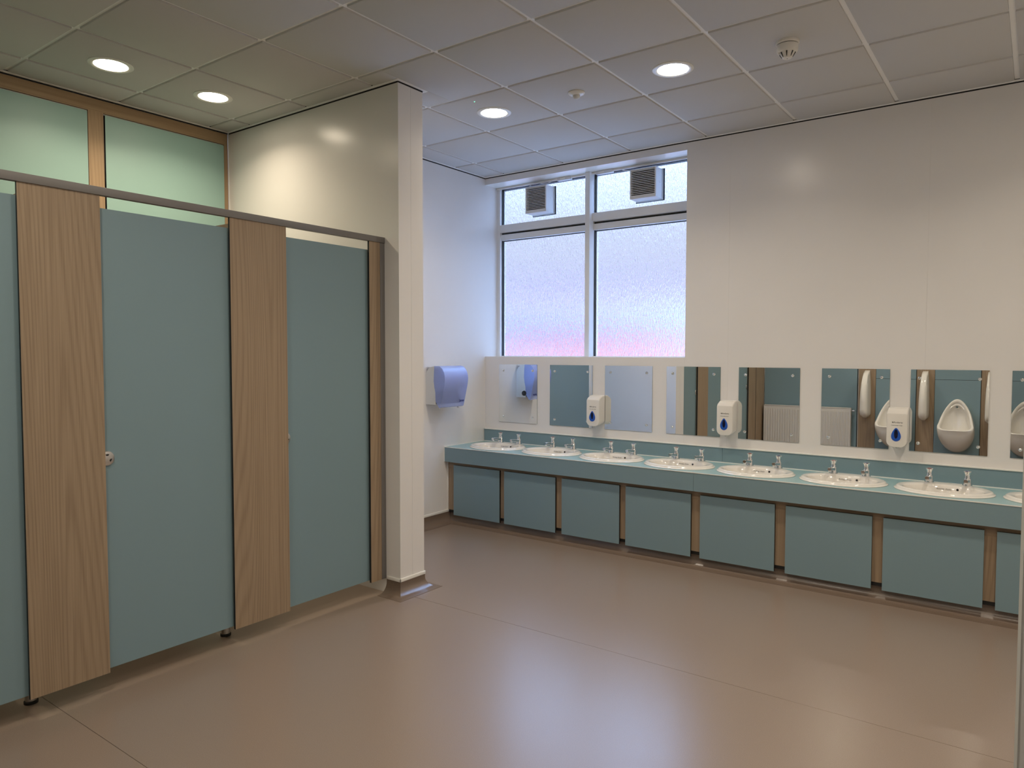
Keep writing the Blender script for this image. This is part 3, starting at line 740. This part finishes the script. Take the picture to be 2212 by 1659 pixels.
def make_urinal(x, lab):
    t = thing('urinal', lab, 'urinal', (x, YN+0.010, 0.215), 'white wall urinals')
    n = 56; zc, zL = 0.255, 0.375
    def E(a, k=1.0):
        sx_, cz = math.sin(a), math.cos(a)
        w = 0.190*(1-(0.20*cz if cz > 0 else 0.0)*abs(cz)**1.2)
        return (k*w*sx_, zc+(0.405 if cz > 0 else 0.255)*cz*k)
    def rim(a, k=0.97):
        x, z = E(a, k)
        if z < zL:
            q = (zL-z)/(zL-(zc-0.255)); z = zL-0.085*math.sin(q*PI/2)
        h = max(0.0, min(1.0, (z-zL+0.085)/(zc+0.405-zL+0.085)))
        return (x, 0.075+0.265*(1-h)**1.6, z)
    AA = [2*PI*(k+0.5)/n for k in range(n)]
    rs = []
    for f in (0.0, 0.15, 0.3, 0.45, 0.6, 0.75, 0.88, 1.0):
        r_ = []
        for a in AA:
            x, z = E(a, 0.96+0.04*math.sin(min(1, f*1.6)*PI/2)); X, Y, Z = rim(a)
            u = 1-math.cos(f*PI/2); v = math.sin(f*PI/2)
            r_.append((x+(X-x)*u, Y*v, z+(Z-z)*u))
        rs.append(r_)
    for k, dy in ((0.92, 0.004), (0.86, 0.001), (0.82, -0.010)):
        rs.append([(lambda p: (p[0]*k/0.97, p[1]+dy, zL+(p[2]-zL)*k/0.97))(rim(a)) for a in AA])
    for k, yy, dz in ((0.80, 0.62, 0.02), (0.72, 0.38, 0.06), (0.55, 0.30, 0.10), (0.25, 0.26, 0.125)):
        r_ = []
        for a in AA:
            X, Y, Z = rim(a, 0.84); low = max(0.0, min(1.0, (zL+0.12-Z)/0.15))
            z = zL+(Z-zL)*k/0.84 - dz*low
            y = (Y*yy*(1-low)+0.02) + low*(0.02+Y*(0.35+0.60*yy)*k)
            r_.append((X*k/0.84, y, z))
        rs.append(r_)
    mb = MB(); mb.rings(rs); mb.build('bowl', 'porcelain', t, angle=60)
    MB().lathe([(0.024, 0.0), (0.024, 0.018), (0.012, 0.035)], (0, 0.045, 0.560), 'y', 16).build('sparge_outlet', 'chrome', t)
    return t
make_urinal(1.770, 'white egg shaped urinal seen whole in the seventh mirror')
make_urinal(1.10, 'white urinal seen cut at the right edge of the sixth mirror')
make_urinal(2.44, 'white urinal seen cut at the right picture edge in the last mirror')

t = thing('radiator', 'white panel radiator with vertical flutes against the teal wall', 'radiator', (-0.505, YN+0.045, 0.12))
L = 1.10; HR = 0.585
B(0, L, 0.045, 0.060, 0, HR).build('front_panel', 'radiator', t); B(0, L, 0.0, 0.012, 0.01, HR-0.01).build('rear_panel', 'radiator', t)
nf = 33
for k in range(nf):
    x = 0.03+(L-0.06)*k/(nf-1)
    MB().prism([(x-0.010, 0.060), (x-0.006, 0.0685), (x+0.006, 0.0685), (x+0.010, 0.060)], 'z', 0.04, HR-0.045).build('flute', 'radiator', t)
B(-0.004, L+0.004, -0.002, 0.064, HR, HR+0.006, bev=0.002).build('top_grille', 'radiator', t)
B(-0.004, 0, -0.002, 0.064, 0.0, HR, bev=0.001).build('side_cover', 'radiator', t); B(L, L+0.004, -0.002, 0.064, 0.0, HR, bev=0.001).build('side_cover', 'radiator', t)
MB().lathe([(0.008, 0.0), (0.008, 0.03), (0.012, 0.03), (0.012, 0.045)], (L, 0.03, HR-0.03), 'x', 12).build('bleed_valve', 'chrome', t)
for x in (0.05, L-0.05): MB().lathe([(0.011, -0.119), (0.011, 0.004)], (x, 0.03, 0.0), 'z', 12).build('pipe', 'radiator', t)
for x in (0.25, L-0.25): B(x-0.02, x+0.02, -0.034, 0.0, 0.08, HR-0.08).build('bracket', 'radiator', t)

# ---------------------------------------------------------------- ceiling fittings
def make_lamp():
    t = thing('downlight', 'downlight', 'ceiling light', (0, 0, TZ), 'round recessed downlights')
    MB().lathe([(0.109, 0.0), (0.110, -0.003), (0.104, -0.0065), (0.090, -0.0070), (0.083, -0.0045), (0.083, 0.0)], (0, 0, 0), 'z', 48, (False, False)).build('trim_ring', 'trim', t)
    mb = MB(); mb.lathe([(0.0, -0.0035), (0.0832, -0.0035)], (0, 0, 0), 'z', 48, (False, False)); mb.build('diffuser', 'lamp', t)
    ld = bpy.data.lights.new('downlight_beam', 'AREA'); ld.shape = 'DISK'; ld.size = 0.16; ld.spread = BEAM
    ld.energy = LAMP_W; ld.color = LAMP_COL
    lo = bpy.data.objects.new('lamp_light', ld); COL.objects.link(lo); lo.parent = t; lo.location = (0, 0, -0.005)
    return t
l0 = make_lamp()
spots = [(-1.505, -2.70, 'lit downlight above the cubicles, at the far left of the picture'), (-1.505, -2.11, 'lit downlight above the cubicle beside the partition wall'),
         (-0.312, -0.895, 'lit downlight in the alcove left of the motion sensor'), (0.900, -0.883, 'lit downlight between the motion sensor and the smoke detector'),
         (-1.505, -3.90, 'lit downlight above the far left cubicle'),
         (0.900, -2.70, 'added unseen downlight above the middle of the open floor'), (0.300, -3.90, 'lit downlight above the radiator and urinals'),  # open-floor lamp is added out of view to brighten the cubicle fronts
         (2.70, -0.90, 'lit downlight above the right end of the basins, outside the picture'), (2.10, -3.90, 'added unseen downlight lighting the wall end on the right'),  # lamp by the wall end is put out of view to light its face
         (2.70, -2.10, 'lit downlight beyond the right picture edge')]
warm_beam = bpy.data.lights['downlight_beam'].copy(); warm_beam.name = 'downlight_beam_warm'
warm_beam.energy = LAMP_W*0.70; warm_beam.color = (1.0, 0.84, 0.62)
lamps = [l0] + [copy_tree(l0) for _ in spots[1:]]
for l, (x, y, lab) in zip(lamps, spots):
    l.location = (x, y, TZ); l['label'] = lab
    if x < -1.0:                                                  # the cubicle lamps are warmer and weaker
        for ch in l.children:
            if ch.type == 'LIGHT': ch.data = warm_beam
            elif ch.name.startswith('diffuser'):
                ch.data = ch.data.copy(); ch.data.materials.clear(); ch.data.materials.append(M['lamp_warm'])
# smoke detector
t = thing('smoke_detector', 'white domed smoke detector hanging from a ceiling tile', 'smoke detector', (1.497, -0.873, TZ))
MB().lathe([(0.055, 0.0), (0.056, -0.010), (0.053, -0.016)], (0, 0, 0), 'z', 40).build('base', 'plastic', t)
MB().lathe([(0.046, -0.016), (0.046, -0.0195)], (0, 0, 0), 'z', 40, (False, False)).build('painted_gap_shade', 'dark', t)  # neck coloured dark for the shade between base and body
MB().lathe([(0.050, -0.0195), (0.0505, -0.045), (0.047, -0.052), (0.036, -0.056), (0.030, -0.066), (0.023, -0.080), (0.018, -0.083)], (0, 0, 0), 'z', 40).build('body', 'plastic', t, angle=30)
for k in range(8):
    a = 2*PI*k/8+0.2
    mb = MB(); r1, r2 = 0.0372, 0.0245
    c, s_ = math.cos(a), math.sin(a); px, py = -s_*0.003, c*0.003
    mb.rings([[(r1*c-px, r1*s_-py, -0.0556), (r1*c+px, r1*s_+py, -0.0556), ((r1+0.002)*c+px, (r1+0.002)*s_+py, -0.0575), ((r1+0.002)*c-px, (r1+0.002)*s_-py, -0.0575)],
              [(r2*c-px*.3, r2*s_-py*.3, -0.0775), (r2*c+px*.3, r2*s_+py*.3, -0.0775), ((r2+0.0018)*c+px*.3, (r2+0.0018)*s_+py*.3, -0.0785), ((r2+0.0018)*c-px*.3, (r2+0.0018)*s_-py*.3, -0.0785)]])
    mb.build('vent_slot', 'dark', t)
MB().lathe([(0.006, -0.0), (0.006, -0.010), (0.003, -0.012)], (-0.034, -0.020, -0.052), 'z', 14).build('indicator', 'trim', t)
MB().lathe([(0.0025, -0.0828), (0.0025, -0.0838)], (0, 0, 0), 'z', 10).build('sensor_dot', 'dark', t)
# motion sensor
t = thing('motion_sensor', 'small white motion sensor with a rounded lens on the ceiling', 'motion sensor', (0.296, -0.888, TZ))
MB().lathe([(0.049, 0.0), (0.050, -0.004), (0.045, -0.010), (0.028, -0.017), (0.020, -0.0175)], (0, 0, 0), 'z', 40).build('base', 'plastic', t)
MB().lathe([(0.0215, -0.0165), (0.0210, -0.026), (0.0170, -0.033), (0.0100, -0.0375), (0.004, -0.039)], (0, 0, 0), 'z', 28).build('lens', 'greyplastic', t)
# emergency light led
t = thing('indicator_light', 'tiny green indicator light in the ceiling beside a downlight', 'indicator light', (-0.285, -1.126, TZ))
MB().lathe([(0.006, 0.0), (0.006, -0.0015), (0.0045, -0.002)], (0, 0, 0), 'z', 12).build('bezel', 'trim', t)
MB().lathe([(0.0032, -0.0018), (0.0015, -0.0038)], (0, 0, 0), 'z', 12).build('led', 'led', t)
bpy.context.view_layer.update()
